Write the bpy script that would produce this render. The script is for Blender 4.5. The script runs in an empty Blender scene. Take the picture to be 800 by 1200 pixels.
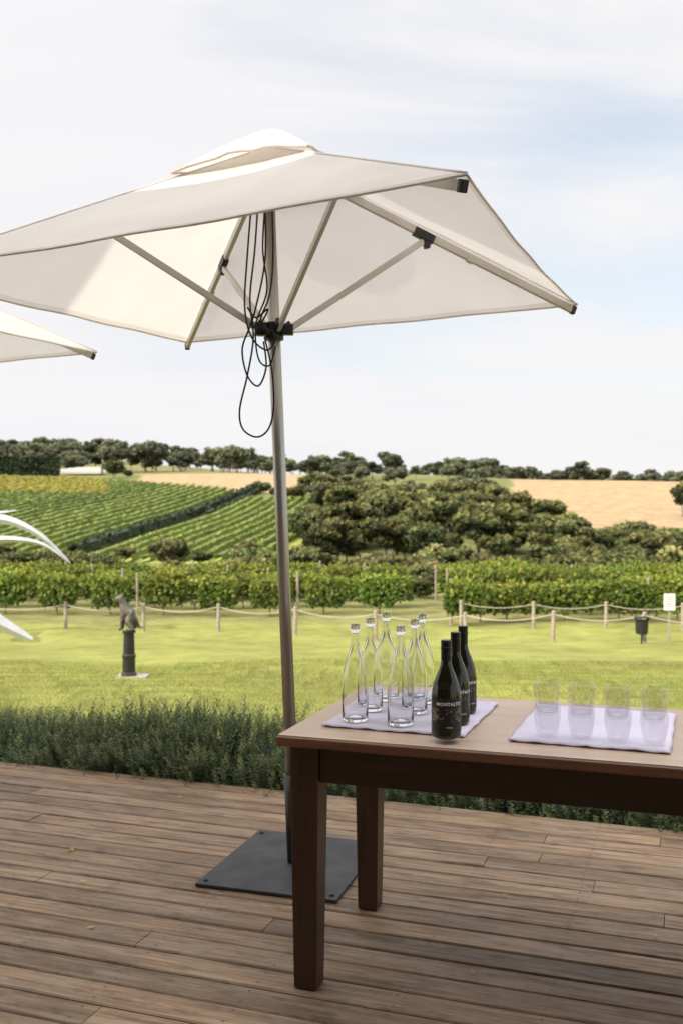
import bpy, math, random, bmesh
import numpy as np
from mathutils import Vector, Matrix
random.seed(7); rng=np.random.default_rng(7)
scene=bpy.context.scene
coll=scene.collection
EYE=1.54; F=1167.0; YH=595.0
def P(px,py,z): return Vector(((px-400)/F*z, z, EYE-(py-YH)/F*z))

# ---------------------------------------------------------------- helpers
def link(o,parent=None):
    coll.objects.link(o)
    if parent is not None: o.parent=parent
    return o
def empty(name,loc=(0,0,0)):
    o=bpy.data.objects.new(name,None); o.location=loc; o.empty_display_size=0.2
    coll.objects.link(o); return o
class MB:
    def __init__(s): s.v=[];s.f=[];s.m=[];s.r=[];s.n=0;s.sm=[]
    def add(s,V,Fc,mat=0,rnd=0.5,smooth=False):
        V=np.asarray(V,dtype=float).reshape(-1,3)
        off=s.n
        s.v.append(V); s.n+=len(V)
        if np.isscalar(rnd): rnd=np.full(len(V),rnd)
        s.r.append(np.asarray(rnd,dtype=float))
        if isinstance(Fc,np.ndarray):
            FF=(Fc+off).tolist()
        else: FF=[[i+off for i in f] for f in Fc]
        s.f.extend(FF); s.m.extend([mat]*len(FF)); s.sm.extend([smooth]*len(FF))
    def mesh(s,name,mats):
        V=np.concatenate(s.v)
        me=bpy.data.meshes.new(name)
        me.from_pydata(V.tolist(),[],s.f)
        for m in mats: me.materials.append(m)
        me.polygons.foreach_set('material_index',s.m)
        me.polygons.foreach_set('use_smooth',s.sm)
        a=me.attributes.new('rnd','FLOAT','POINT'); a.data.foreach_set('value',np.concatenate(s.r))
        me.update(); return me
    def obj(s,name,mats,parent=None):
        return link(bpy.data.objects.new(name,s.mesh(name,mats)),parent)
def tube(pts,rad,seg=8,caps=True):
    pts=[Vector(p) for p in pts]
    if not hasattr(rad,'__len__'): rad=[rad]*len(pts)
    V=[];Fc=[]
    up=None
    for i,p in enumerate(pts):
        if i==0: t=pts[1]-pts[0]
        elif i==len(pts)-1: t=pts[-1]-pts[-2]
        else: t=pts[i+1]-pts[i-1]
        t.normalize()
        if up is None:
            a=Vector((0,0,1)) if abs(t.z)<0.9 else Vector((1,0,0))
            up=t.cross(a).normalized()
        up=(up-t*up.dot(t)).normalized()
        w=t.cross(up)
        for k in range(seg):
            an=2*math.pi*k/seg
            q=p+(up*math.cos(an)+w*math.sin(an))*rad[i]
            V.append(q[:])
    for i in range(len(pts)-1):
        for k in range(seg):
            k2=(k+1)%seg
            Fc.append([i*seg+k,i*seg+k2,(i+1)*seg+k2,(i+1)*seg+k])
    if caps:
        Fc.append(list(range(seg))[::-1]); Fc.append([(len(pts)-1)*seg+k for k in range(seg)])
    return V,Fc
def bar(a,b,w,h,upv=(0,0,1)):
    a=Vector(a);b=Vector(b);t=(b-a).normalized();up=Vector(upv)
    s=t.cross(up).normalized(); u=s.cross(t).normalized()
    V=[]
    for p in (a,b):
        for sx,sy in ((-1,-1),(1,-1),(1,1),(-1,1)):
            V.append((p+s*sx*w/2+u*sy*h/2)[:])
    return V,[[0,1,2,3][::-1],[4,5,6,7],[0,1,5,4],[1,2,6,5],[2,3,7,6],[3,0,4,7]]
def box(c,s):
    c=np.array(c);s=np.array(s)/2
    V=[c+s*np.array(k) for k in ((-1,-1,-1),(1,-1,-1),(1,1,-1),(-1,1,-1),(-1,-1,1),(1,-1,1),(1,1,1),(-1,1,1))]
    return V,[[3,2,1,0],[4,5,6,7],[0,1,5,4],[1,2,6,5],[2,3,7,6],[3,0,4,7]]
def lathe(prof,seg=32,center=(0,0,0)):
    V=[];Fc=[]
    for r,z in prof:
        for k in range(seg):
            a=2*math.pi*k/seg
            V.append((center[0]+r*math.cos(a),center[1]+r*math.sin(a),center[2]+z))
    for i in range(len(prof)-1):
        for k in range(seg):
            k2=(k+1)%seg
            Fc.append([i*seg+k,i*seg+k2,(i+1)*seg+k2,(i+1)*seg+k])
    return V,Fc
def bevel(o,w,seg=2):
    m=o.modifiers.new('bevel','BEVEL'); m.width=w; m.segments=seg; m.limit_method='ANGLE'; m.angle_limit=math.radians(40)
def leaves(C,size,aspect=0.6,N=None,spread=1.0):
    C=np.asarray(C); n=len(C)
    R=rng.normal(size=(n,3))
    if N is not None: R=N+R*spread
    R/=np.linalg.norm(R,axis=1,keepdims=True)+1e-9
    T=rng.normal(size=(n,3)); U=np.cross(R,T); U/=np.linalg.norm(U,axis=1,keepdims=True)+1e-9
    W=np.cross(R,U)
    s=(size*(0.6+0.8*rng.random((n,1))))
    U=U*s; W=W*s*aspect
    V=np.stack([C-U,C-W*1.0+U*0.1,C+U,C+W+U*0.1],axis=1).reshape(-1,3)
    Fc=np.arange(4*n).reshape(n,4)
    return V,Fc

# ---------------------------------------------------------------- materials
def newmat(name):
    m=bpy.data.materials.new(name); m.use_nodes=True
    nt=m.node_tree; nt.nodes.clear()
    out=nt.nodes.new('ShaderNodeOutputMaterial')
    return m,nt,out
def N(nt,t,**kw):
    n=nt.nodes.new('ShaderNode'+t)
    for k,v in kw.items(): setattr(n,k,v)
    return n
def ramp(nt,fac,stops):
    r=nt.nodes.new('ShaderNodeValToRGB')
    el=r.color_ramp.elements
    while len(el)<len(stops): el.new(0.5)
    for e,(p,c) in zip(el,stops):
        e.position=p; e.color=(c[0],c[1],c[2],1)
    nt.links.new(fac,r.inputs[0]); return r
def noise_mat(name,c1,c2,scale=8,rough=0.6,bump=0.1,bscale=None,metal=0,stretch=(1,1,1),spec=0.5,detail=6):
    m,nt,out=newmat(name); L=nt.links.new
    tc=N(nt,'TexCoord'); mp=N(nt,'Mapping'); mp.inputs['Scale'].default_value=stretch
    L(tc.outputs['Object'],mp.inputs[0])
    nz=N(nt,'TexNoise'); nz.inputs['Scale'].default_value=scale; nz.inputs['Detail'].default_value=detail
    L(mp.outputs[0],nz.inputs['Vector'])
    r=ramp(nt,nz.outputs['Fac'],[(0.3,c1),(0.7,c2)])
    b=N(nt,'BsdfPrincipled'); L(r.outputs[0],b.inputs['Base Color'])
    b.inputs['Roughness'].default_value=rough; b.inputs['Metallic'].default_value=metal
    b.inputs['Specular IOR Level'].default_value=spec
    if bump:
        bp=N(nt,'Bump'); bp.inputs['Strength'].default_value=bump; bp.inputs['Distance'].default_value=0.01
        nz2=N(nt,'TexNoise'); nz2.inputs['Scale'].default_value=bscale or scale*4; L(mp.outputs[0],nz2.inputs['Vector'])
        L(nz2.outputs['Fac'],bp.inputs['Height']); L(bp.outputs[0],b.inputs['Normal'])
    L(b.outputs[0],out.inputs[0]); return m
def leaf_mat(name,stops,trans=0.25,rough=0.6,objvar=0.25,huev=.014):
    m,nt,out=newmat(name); L=nt.links.new
    at=N(nt,'Attribute',attribute_name='rnd')
    r=ramp(nt,at.outputs['Fac'],stops)
    oi=N(nt,'ObjectInfo')
    mr=N(nt,'MapRange'); mr.inputs['To Min'].default_value=1-objvar; mr.inputs['To Max'].default_value=1+objvar
    L(oi.outputs['Random'],mr.inputs[0])
    hs=N(nt,'HueSaturation'); L(r.outputs[0],hs.inputs['Color']); L(mr.outputs[0],hs.inputs['Value'])
    mh=N(nt,'MapRange'); mh.inputs['To Min'].default_value=0.5-huev; mh.inputs['To Max'].default_value=0.5+huev
    ms=N(nt,'Math',operation='FRACT'); mm=N(nt,'Math',operation='MULTIPLY'); mm.inputs[1].default_value=7.31
    L(oi.outputs['Random'],mm.inputs[0]); L(mm.outputs[0],ms.inputs[0]); L(ms.outputs[0],mh.inputs[0]); L(mh.outputs[0],hs.inputs['Hue'])
    b=N(nt,'BsdfPrincipled'); b.inputs['Roughness'].default_value=rough; b.inputs['Specular IOR Level'].default_value=0.3
    L(hs.outputs[0],b.inputs['Base Color'])
    t=N(nt,'BsdfTranslucent'); L(hs.outputs[0],t.inputs[0])
    mx=N(nt,'MixShader'); mx.inputs[0].default_value=trans
    L(b.outputs[0],mx.inputs[1]); L(t.outputs[0],mx.inputs[2]); L(mx.outputs[0],out.inputs[0]); return m

M={}
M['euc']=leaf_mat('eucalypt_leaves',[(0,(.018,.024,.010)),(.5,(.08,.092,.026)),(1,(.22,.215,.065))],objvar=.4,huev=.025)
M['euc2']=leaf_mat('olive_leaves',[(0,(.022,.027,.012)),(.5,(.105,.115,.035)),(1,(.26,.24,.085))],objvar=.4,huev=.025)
M['hazeleaf']=leaf_mat('hazed_ridge_leaves',[(0,(.05,.06,.038)),(.5,(.10,.115,.065)),(1,(.19,.19,.105))],objvar=.3,huev=.02)  # lighter, greyer leaf colour paints distance haze into the far trees
M['bark']=noise_mat('bark',(.12,.10,.08),(.30,.26,.21),6,.9,.3)
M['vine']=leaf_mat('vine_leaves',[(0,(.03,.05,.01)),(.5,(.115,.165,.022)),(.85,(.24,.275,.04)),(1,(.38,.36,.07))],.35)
M['hillvine']=leaf_mat('hill_vine_leaves',[(0,(.10,.14,.03)),(.5,(.215,.255,.045)),(1,(.34,.36,.08))],.2)
M['yvine']=leaf_mat('yellow_vine_leaves',[(0,(.26,.22,.03)),(1,(.50,.42,.08))],.2)
M['darkhedge']=leaf_mat('windbreak_leaves',[(0,(.02,.03,.015)),(1,(.06,.085,.035))],.1)
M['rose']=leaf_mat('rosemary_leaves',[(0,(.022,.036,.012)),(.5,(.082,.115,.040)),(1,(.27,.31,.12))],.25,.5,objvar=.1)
M['grass']=leaf_mat('grass_blades',[(0,(.14,.165,.035)),(1,(.33,.34,.08))],.3)
M['postwood']=noise_mat('weathered_post',(.22,.18,.13),(.38,.32,.25),9,.85,.3)
M['rope']=noise_mat('rope',(.42,.36,.27),(.55,.48,.38),40,.9,.2)
M['black']=noise_mat('black_plastic',(.008,.008,.009),(.02,.02,.02),20,.4,.05)
M['cord']=noise_mat('black_cord',(.006,.006,.007),(.014,.014,.015),50,.7,.1)
M['alu']=noise_mat('aluminium',(.54,.51,.47),(.64,.61,.57),6,.42,.02,metal=.25,stretch=(1,1,.2))
M['pole']=noise_mat('pole_aluminium',(.36,.34,.31),(.50,.48,.45),5,.33,.03,metal=.75,stretch=(1,1,.15))
M['plate']=noise_mat('steel_plate',(.028,.028,.031),(.066,.065,.066),7,.6,.1,metal=.1,spec=.3)
M['tray']=noise_mat('tray_base',(.10,.09,.09),(.16,.15,.15),7,.5,.05)
M['bronze']=noise_mat('bronze',(.03,.028,.022),(.16,.14,.11),9,.5,.3,metal=.4)
M['steel']=noise_mat('brushed_steel',(.42,.42,.44),(.55,.55,.56),3,.35,.03,metal=.6)
M['white']=noise_mat('white_paint',(.72,.72,.70),(.8,.8,.78),5,.5,.02)
M['concrete']=noise_mat('concrete',(.30,.28,.25),(.42,.40,.36),7,.9,.2)
M['roofboards']=noise_mat('soffit_boards',(.32,.27,.21),(.42,.35,.28),3,.6,.1,stretch=(1,12,1))
M['darkmetal']=noise_mat('dark_metal',(.03,.03,.03),(.05,.05,.05),6,.4,.02,metal=.3)

def cloth_mat():
    m,nt,out=newmat('napkin_cloth'); L=nt.links.new
    tc=N(nt,'TexCoord')
    nz=N(nt,'TexNoise'); nz.inputs['Scale'].default_value=6; L(tc.outputs['Object'],nz.inputs['Vector'])
    r=ramp(nt,nz.outputs['Fac'],[(0.3,(.66,.615,.74)),(0.7,(.72,.675,.79))])
    b=N(nt,'BsdfPrincipled'); L(r.outputs[0],b.inputs['Base Color']); b.inputs['Roughness'].default_value=.85
    w=N(nt,'TexNoise'); w.inputs['Scale'].default_value=350; L(tc.outputs['Object'],w.inputs['Vector'])
    bp=N(nt,'Bump'); bp.inputs['Strength'].default_value=.2; bp.inputs['Distance'].default_value=.002
    L(w.outputs['Fac'],bp.inputs['Height']); L(bp.outputs[0],b.inputs['Normal']); L(b.outputs[0],out.inputs[0]); return m
M['cloth']=cloth_mat()
def canopy_mat():
    m,nt,out=newmat('canopy_canvas'); L=nt.links.new
    at=N(nt,'Attribute',attribute_name='rnd')
    tc=N(nt,'TexCoord')
    nz=N(nt,'TexNoise'); nz.inputs['Scale'].default_value=2.5; nz.inputs['Detail'].default_value=8; L(tc.outputs['Object'],nz.inputs['Vector'])
    r=ramp(nt,nz.outputs['Fac'],[(0.3,(.76,.715,.67)),(0.7,(.82,.78,.735))])
    hem=ramp(nt,at.outputs['Fac'],[(0.0,(1,1,1)),(0.5,(1,1,1)),(0.55,(.86,.83,.80)),(1,(.86,.83,.80))])
    mul=N(nt,'MixRGB',blend_type='MULTIPLY'); mul.inputs[0].default_value=1
    L(r.outputs[0],mul.inputs[1]); L(hem.outputs[0],mul.inputs[2])
    d=N(nt,'BsdfDiffuse'); L(mul.outputs[0],d.inputs[0])
    t=N(nt,'BsdfTranslucent'); L(mul.outputs[0],t.inputs[0])
    w=N(nt,'TexNoise'); w.inputs['Scale'].default_value=4; w.inputs['Detail'].default_value=3; L(tc.outputs['Object'],w.inputs['Vector'])
    bp=N(nt,'Bump'); bp.inputs['Strength'].default_value=.35; bp.inputs['Distance'].default_value=.03
    L(w.outputs['Fac'],bp.inputs['Height']); L(bp.outputs[0],d.inputs['Normal'])
    mx=N(nt,'MixShader'); mx.inputs[0].default_value=.40
    L(d.outputs[0],mx.inputs[1]); L(t.outputs[0],mx.inputs[2]); L(mx.outputs[0],out.inputs[0]); return m
M['canopy']=canopy_mat()
def glass_mat(name,col,rough=0.0,ior=1.46):
    m,nt,out=newmat(name); L=nt.links.new
    b=N(nt,'BsdfPrincipled'); b.inputs['Base Color'].default_value=(*col,1)
    b.inputs['Roughness'].default_value=rough; b.inputs['Transmission Weight'].default_value=1; b.inputs['IOR'].default_value=ior
    L(b.outputs[0],out.inputs[0]); return m
M['glass']=glass_mat('clear_glass',(.985,.99,.992))
def thin_glass():
    m,nt,out=newmat('thin_clear_glass'); L=nt.links.new
    t=N(nt,'BsdfTransparent'); t.inputs[0].default_value=(.965,.965,.975,1)
    g=N(nt,'BsdfGlossy'); g.inputs['Roughness'].default_value=.04; g.inputs[0].default_value=(.95,.95,.95,1)
    lw=N(nt,'LayerWeight'); lw.inputs[0].default_value=.40
    r=ramp(nt,lw.outputs['Facing'],[(0.0,(.04,.04,.04)),(.6,(.12,.12,.12)),(.85,(.35,.35,.35)),(1,(.85,.85,.85))])
    mx=N(nt,'MixShader'); L(r.outputs[0],mx.inputs[0]); L(t.outputs[0],mx.inputs[1]); L(g.outputs[0],mx.inputs[2]); L(mx.outputs[0],out.inputs[0]); return m
M['thin']=thin_glass()
M['darkglass']=noise_mat('dark_green_glass',(.006,.008,.004),(.010,.012,.006),5,.06,0,spec=.6)
M['foil']=noise_mat('capsule_foil',(.012,.012,.012),(.02,.02,.018),20,.32,.03,metal=.4)
def label_mat():
    m,nt,out=newmat('label_paper'); L=nt.links.new
    tc=N(nt,'TexCoord'); v=N(nt,'TexVoronoi'); v.inputs['Scale'].default_value=260; L(tc.outputs['Object'],v.inputs['Vector'])
    sp=N(nt,'SeparateXYZ'); L(tc.outputs['Object'],sp.inputs[0])
    dot=N(nt,'Math',operation='LESS_THAN'); dot.inputs[1].default_value=.36; L(v.outputs['Distance'],dot.inputs[0])
    nz=N(nt,'TexNoise'); nz.inputs['Scale'].default_value=38; L(tc.outputs['Object'],nz.inputs['Vector'])
    g=N(nt,'Math',operation='GREATER_THAN'); g.inputs[1].default_value=.47; L(nz.outputs['Fac'],g.inputs[0])
    lt=N(nt,'Math',operation='LESS_THAN'); lt.inputs[1].default_value=.096; L(sp.outputs['Z'],lt.inputs[0])
    gt=N(nt,'Math',operation='GREATER_THAN'); gt.inputs[1].default_value=.055; L(sp.outputs['Z'],gt.inputs[0])
    a=N(nt,'Math',operation='MULTIPLY'); b2=N(nt,'Math',operation='MULTIPLY'); c=N(nt,'Math',operation='MULTIPLY')
    L(dot.outputs[0],a.inputs[0]); L(g.outputs[0],a.inputs[1]); L(lt.outputs[0],b2.inputs[0]); L(gt.outputs[0],b2.inputs[1]); L(a.outputs[0],c.inputs[0]); L(b2.outputs[0],c.inputs[1])
    mx=N(nt,'MixRGB'); L(c.outputs[0],mx.inputs[0]); mx.inputs[1].default_value=(.010,.010,.010,1); mx.inputs[2].default_value=(.62,.52,.32,1)
    b=N(nt,'BsdfPrincipled'); L(mx.outputs[0],b.inputs['Base Color']); b.inputs['Roughness'].default_value=.5; L(b.outputs[0],out.inputs[0]); return m
M['label']=label_mat()
M['print']=noise_mat('label_print',(.78,.76,.70),(.84,.82,.76),50,.5,0)

def wood(name,c1,c2,c3,rough,along=(1.2,26,26),bump=.15,coat=0.0,valvar=.35,spec=.5):
    m,nt,out=newmat(name); L=nt.links.new
    tc=N(nt,'TexCoord'); at=N(nt,'Attribute',attribute_name='rnd')
    sc=N(nt,'VectorMath',operation='SCALE'); sc.inputs[0].default_value=(13.7,37.1,5.3); L(at.outputs['Fac'],sc.inputs['Scale'])
    ad=N(nt,'VectorMath',operation='ADD'); L(tc.outputs['Object'],ad.inputs[0]); L(sc.outputs[0],ad.inputs[1])
    mp=N(nt,'Mapping'); mp.inputs['Scale'].default_value=along; L(ad.outputs[0],mp.inputs[0])
    nz=N(nt,'TexNoise'); nz.inputs['Scale'].default_value=1.6; nz.inputs['Detail'].default_value=9; nz.inputs['Roughness'].default_value=.65
    nz.inputs['Distortion'].default_value=.4
    L(mp.outputs[0],nz.inputs['Vector'])
    r=ramp(nt,nz.outputs['Fac'],[(.25,c1),(.5,c2),(.75,c3)])
    big=N(nt,'TexNoise'); big.inputs['Scale'].default_value=.9; big.inputs['Detail'].default_value=4; L(tc.outputs['Object'],big.inputs['Vector'])
    v1=N(nt,'MapRange'); v1.inputs['To Min'].default_value=1-valvar; v1.inputs['To Max'].default_value=1+valvar; L(at.outputs['Fac'],v1.inputs[0])
    v2=N(nt,'MapRange'); v2.inputs['From Min'].default_value=.3; v2.inputs['From Max'].default_value=.7; v2.inputs['To Min'].default_value=.8; v2.inputs['To Max'].default_value=1.2; L(big.outputs['Fac'],v2.inputs[0])
    vm=N(nt,'Math',operation='MULTIPLY'); L(v1.outputs[0],vm.inputs[0]); L(v2.outputs[0],vm.inputs[1])
    hs=N(nt,'HueSaturation'); L(r.outputs[0],hs.inputs['Color']); L(vm.outputs[0],hs.inputs['Value'])
    b=N(nt,'BsdfPrincipled'); L(hs.outputs[0],b.inputs['Base Color'])
    rr=N(nt,'MapRange'); rr.inputs['To Min'].default_value=rough-.12; rr.inputs['To Max'].default_value=rough+.12; L(nz.outputs['Fac'],rr.inputs[0]); L(rr.outputs[0],b.inputs['Roughness'])
    b.inputs['Specular IOR Level'].default_value=spec; b.inputs['Coat Weight'].default_value=coat; b.inputs['Coat Roughness'].default_value=.25
    bp=N(nt,'Bump'); bp.inputs['Strength'].default_value=bump; bp.inputs['Distance'].default_value=.004; L(nz.outputs['Fac'],bp.inputs['Height']); L(bp.outputs[0],b.inputs['Normal'])
    L(b.outputs[0],out.inputs[0]); return m
M['deck']=wood('deck_timber',(.085,.052,.030),(.225,.145,.085),(.40,.28,.18),.60,bump=.7,valvar=.30,spec=.3)
def weather(m):
    nt=m.node_tree; L=nt.links.new
    b=[n for n in nt.nodes if n.type=='BSDF_PRINCIPLED'][0]
    src=b.inputs['Base Color'].links[0].from_socket
    tc=N(nt,'TexCoord'); mp=N(nt,'Mapping'); mp.inputs['Scale'].default_value=(1.0,3.2,1); L(tc.outputs['Object'],mp.inputs[0])
    nz=N(nt,'TexNoise'); nz.inputs['Scale'].default_value=2.2; nz.inputs['Detail'].default_value=9; nz.inputs['Roughness'].default_value=.72; L(mp.outputs[0],nz.inputs['Vector'])
    r=ramp(nt,nz.outputs['Fac'],[(.48,(0,0,0)),(.68,(.5,.5,.5))])
    mx=N(nt,'MixRGB'); L(r.outputs[0],mx.inputs[0]); L(src,mx.inputs[1]); mx.inputs[2].default_value=(.35,.28,.205,1)
    nz2=N(nt,'TexNoise'); nz2.inputs['Scale'].default_value=5; nz2.inputs['Detail'].default_value=8; nz2.inputs['Roughness'].default_value=.7; L(mp.outputs[0],nz2.inputs['Vector'])
    r2=ramp(nt,nz2.outputs['Fac'],[(.34,(.52,.48,.44)),(.50,(1,1,1))])
    ml=N(nt,'MixRGB',blend_type='MULTIPLY'); ml.inputs[0].default_value=1; L(mx.outputs[0],ml.inputs[1]); L(r2.outputs[0],ml.inputs[2])
    L(ml.outputs[0],b.inputs['Base Color'])
weather(M['deck'])
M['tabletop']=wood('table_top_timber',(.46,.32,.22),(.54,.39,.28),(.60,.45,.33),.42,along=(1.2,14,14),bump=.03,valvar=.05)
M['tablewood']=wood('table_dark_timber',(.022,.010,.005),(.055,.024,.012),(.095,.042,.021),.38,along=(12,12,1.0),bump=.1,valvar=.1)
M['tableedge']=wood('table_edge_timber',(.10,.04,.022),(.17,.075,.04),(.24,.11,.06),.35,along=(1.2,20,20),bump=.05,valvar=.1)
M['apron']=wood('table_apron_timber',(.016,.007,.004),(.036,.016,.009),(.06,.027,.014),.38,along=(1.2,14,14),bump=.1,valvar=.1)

# ---------------------------------------------------------------- terrain
yk=[-400,6,30,48,60,90,115,120,300,500,900,2500,6000]
zk=[-.5,-.5,-2.54,-2.6,-4.2,-8,-8,-7,10.5,18,29,52,60]
def sstep(a,b,x):
    t=np.clip((x-a)/(b-a),0,1); return t*t*(3-2*t)
def ground(x,y):
    x=np.asarray(x,float); y=np.asarray(y,float)
    z=np.interp(y,yk,zk)
    u=x/np.maximum(y,1)
    left=sstep(0,-.34,u)*np.clip(y-280,0,500)*.035
    right=sstep(.0,.30,u)*np.clip(y-260,0,500)*-.030
    w=sstep(110,200,y)
    und=w*(np.sin(x*.021+1.3)*np.cos(y*.017)*1.1+np.sin(x*.06+y*.03)*.4)
    lw=sstep(8,14,y)*(1-w)
    und+=lw*(.05*np.sin(x*.5+1)*np.cos(y*.31)+.03*np.sin(x*.9+y*.7))
    return z+left+right+und
ys=np.concatenate([np.linspace(-60,6,12),np.linspace(6.5,60,100),np.linspace(61,330,210),np.linspace(335,900,70),np.geomspace(930,6000,24)])
cols=np.linspace(-1,1,281)
S=np.sign(cols)*np.abs(cols)**1.25
X=S[None,:]*(60+ys[:,None]*.75); Y=np.repeat(ys[:,None],len(cols),1)
Zg=ground(X,Y)
nv=np.stack([X,Y,Zg],-1).reshape(-1,3)
R_,C_=X.shape
idx=np.arange(R_*C_).reshape(R_,C_)
fc=np.stack([idx[:-1,:-1],idx[:-1,1:],idx[1:,1:],idx[1:,:-1]],-1).reshape(-1,4)
x=nv[:,0];y=nv[:,1];u=x/np.maximum(y,1); px=400+F*u
colr=np.tile(np.array((.225,.232,.062)),(len(nv),1))        # lawn
def blend(mask,c):
    global colr
    colr=colr*(1-mask[:,None])+np.array(c)[None,:]*mask[:,None]
blend(sstep(34.5,35.5,y),(.20,.195,.07))
blend(sstep(50,54,y),(.12,.13,.05))
blend(sstep(115,135,y),(.15,.16,.055))
f1=(y>132)&(y<292-np.maximum(0,px-100)*.22)&(x< -35+.12*(y-160))
blend(f1.astype(float),(.26,.275,.07))
f1y=f1&(y>236)&(px<125)
blend(f1y.astype(float),(.36,.31,.09))
f2=(y>132)&(y<233)&(x>-31+.12*(y-160))&(x<-6+.12*(y-160))
blend(f2.astype(float),(.33,.36,.08))
dry=((y>250)&(y<335)&(px>165)&(px<370)&(~f1))|((y>175)&(y<320)&(px>600)&(px<860))
blend(dry.astype(float),(.35,.25,.145))
blend(((y>338)).astype(float)*.8,(.20,.19,.085))
d2=(np.sin(x*.02+y*.013)+np.sin(x*.011-y*.02+2)>.8)&(y>340)
blend(d2.astype(float),(.33,.26,.15))
me=bpy.data.meshes.new('ground'); me.from_pydata(nv.tolist(),[],fc.tolist())
me.polygons.foreach_set('use_smooth',[True]*len(fc))
ca=me.color_attributes.new('gcol','FLOAT_COLOR','POINT')
ca.data.foreach_set('color',np.concatenate([colr,np.ones((len(colr),1))],1).ravel())
def ground_mat():
    m,nt,out=newmat('grass_and_fields'); L=nt.links.new
    at=N(nt,'Attribute',attribute_name='gcol'); tc=N(nt,'TexCoord')
    cur=at.outputs['Color']
    for sc,lo,hi in ((.35,.80,1.16),(1.6,.84,1.16),(28,.68,1.34)):
        n=N(nt,'TexNoise'); n.inputs['Scale'].default_value=sc; n.inputs['Detail'].default_value=5; L(tc.outputs['Object'],n.inputs['Vector'])
        mr=N(nt,'MapRange'); mr.inputs['From Min'].default_value=.3; mr.inputs['From Max'].default_value=.7; mr.inputs['To Min'].default_value=lo; mr.inputs['To Max'].default_value=hi; L(n.outputs['Fac'],mr.inputs[0])
        h=N(nt,'HueSaturation'); L(cur,h.inputs['Color']); L(mr.outputs[0],h.inputs['Value']); cur=h.outputs[0]
    n=N(nt,'TexNoise'); n.inputs['Scale'].default_value=.8; n.inputs['Detail'].default_value=8; n.inputs['Roughness'].default_value=.7; L(tc.outputs['Object'],n.inputs['Vector'])
    mr=N(nt,'MapRange'); mr.inputs['From Min'].default_value=.5; mr.inputs['From Max'].default_value=.72; mr.inputs['To Min'].default_value=0; mr.inputs['To Max'].default_value=.45; L(n.outputs['Fac'],mr.inputs[0])
    mx=N(nt,'MixRGB'); L(mr.outputs[0],mx.inputs[0]); L(cur,mx.inputs[1]); mx.inputs[2].default_value=(.31,.28,.10,1); cur=mx.outputs[0]
    b=N(nt,'BsdfPrincipled'); b.inputs['Roughness'].default_value=.95; b.inputs['Specular IOR Level'].default_value=.1; L(cur,b.inputs['Base Color'])
    n=N(nt,'TexNoise'); n.inputs['Scale'].default_value=35; n.inputs['Detail'].default_value=4; L(tc.outputs['Object'],n.inputs['Vector'])
    bp=N(nt,'Bump'); bp.inputs['Strength'].default_value=.5; bp.inputs['Distance'].default_value=.03; L(n.outputs['Fac'],bp.inputs['Height']); L(bp.outputs[0],b.inputs['Normal'])
    L(b.outputs[0],out.inputs[0]); return m
me.materials.append(ground_mat())
link(bpy.data.objects.new('ground',me))
def gz(x,y): return float(ground(x,y))

def grass_patch(seed):
    r=np.random.default_rng(seed); n=1500
    c=r.uniform(-.55,.55,(n,2)); h=r.uniform(.02,.045,n); a=r.uniform(0,6.28,n); w=.0035
    lean=r.normal(0,.014,(n,2))
    V=np.zeros((n,3,3))
    V[:,0,0]=c[:,0]-np.cos(a)*w;V[:,0,1]=c[:,1]-np.sin(a)*w
    V[:,1,0]=c[:,0]+np.cos(a)*w;V[:,1,1]=c[:,1]+np.sin(a)*w
    V[:,2,0]=c[:,0]+lean[:,0];V[:,2,1]=c[:,1]+lean[:,1];V[:,2,2]=h
    mb=MB(); mb.add(V.reshape(-1,3),np.arange(3*n).reshape(n,3),0,np.repeat(r.random(n),3)); return mb.mesh('grass_tuft_patch',[M['grass']])
gp=[grass_patch(i) for i in range(3)]
lawn=empty('lawn_grass')
k=0
for yy in np.arange(11,22,1.0):
    for xx in np.arange(-.38*yy-1,.38*yy+1,1.0):
        o=bpy.data.objects.new('grass_patch',gp[k%3]); k+=1
        o.location=(xx,yy,gz(xx,yy)-.003); o.rotation_euler=(0,0,random.choice([0,1.57,3.14,4.71]))
        link(o,lawn)

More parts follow.
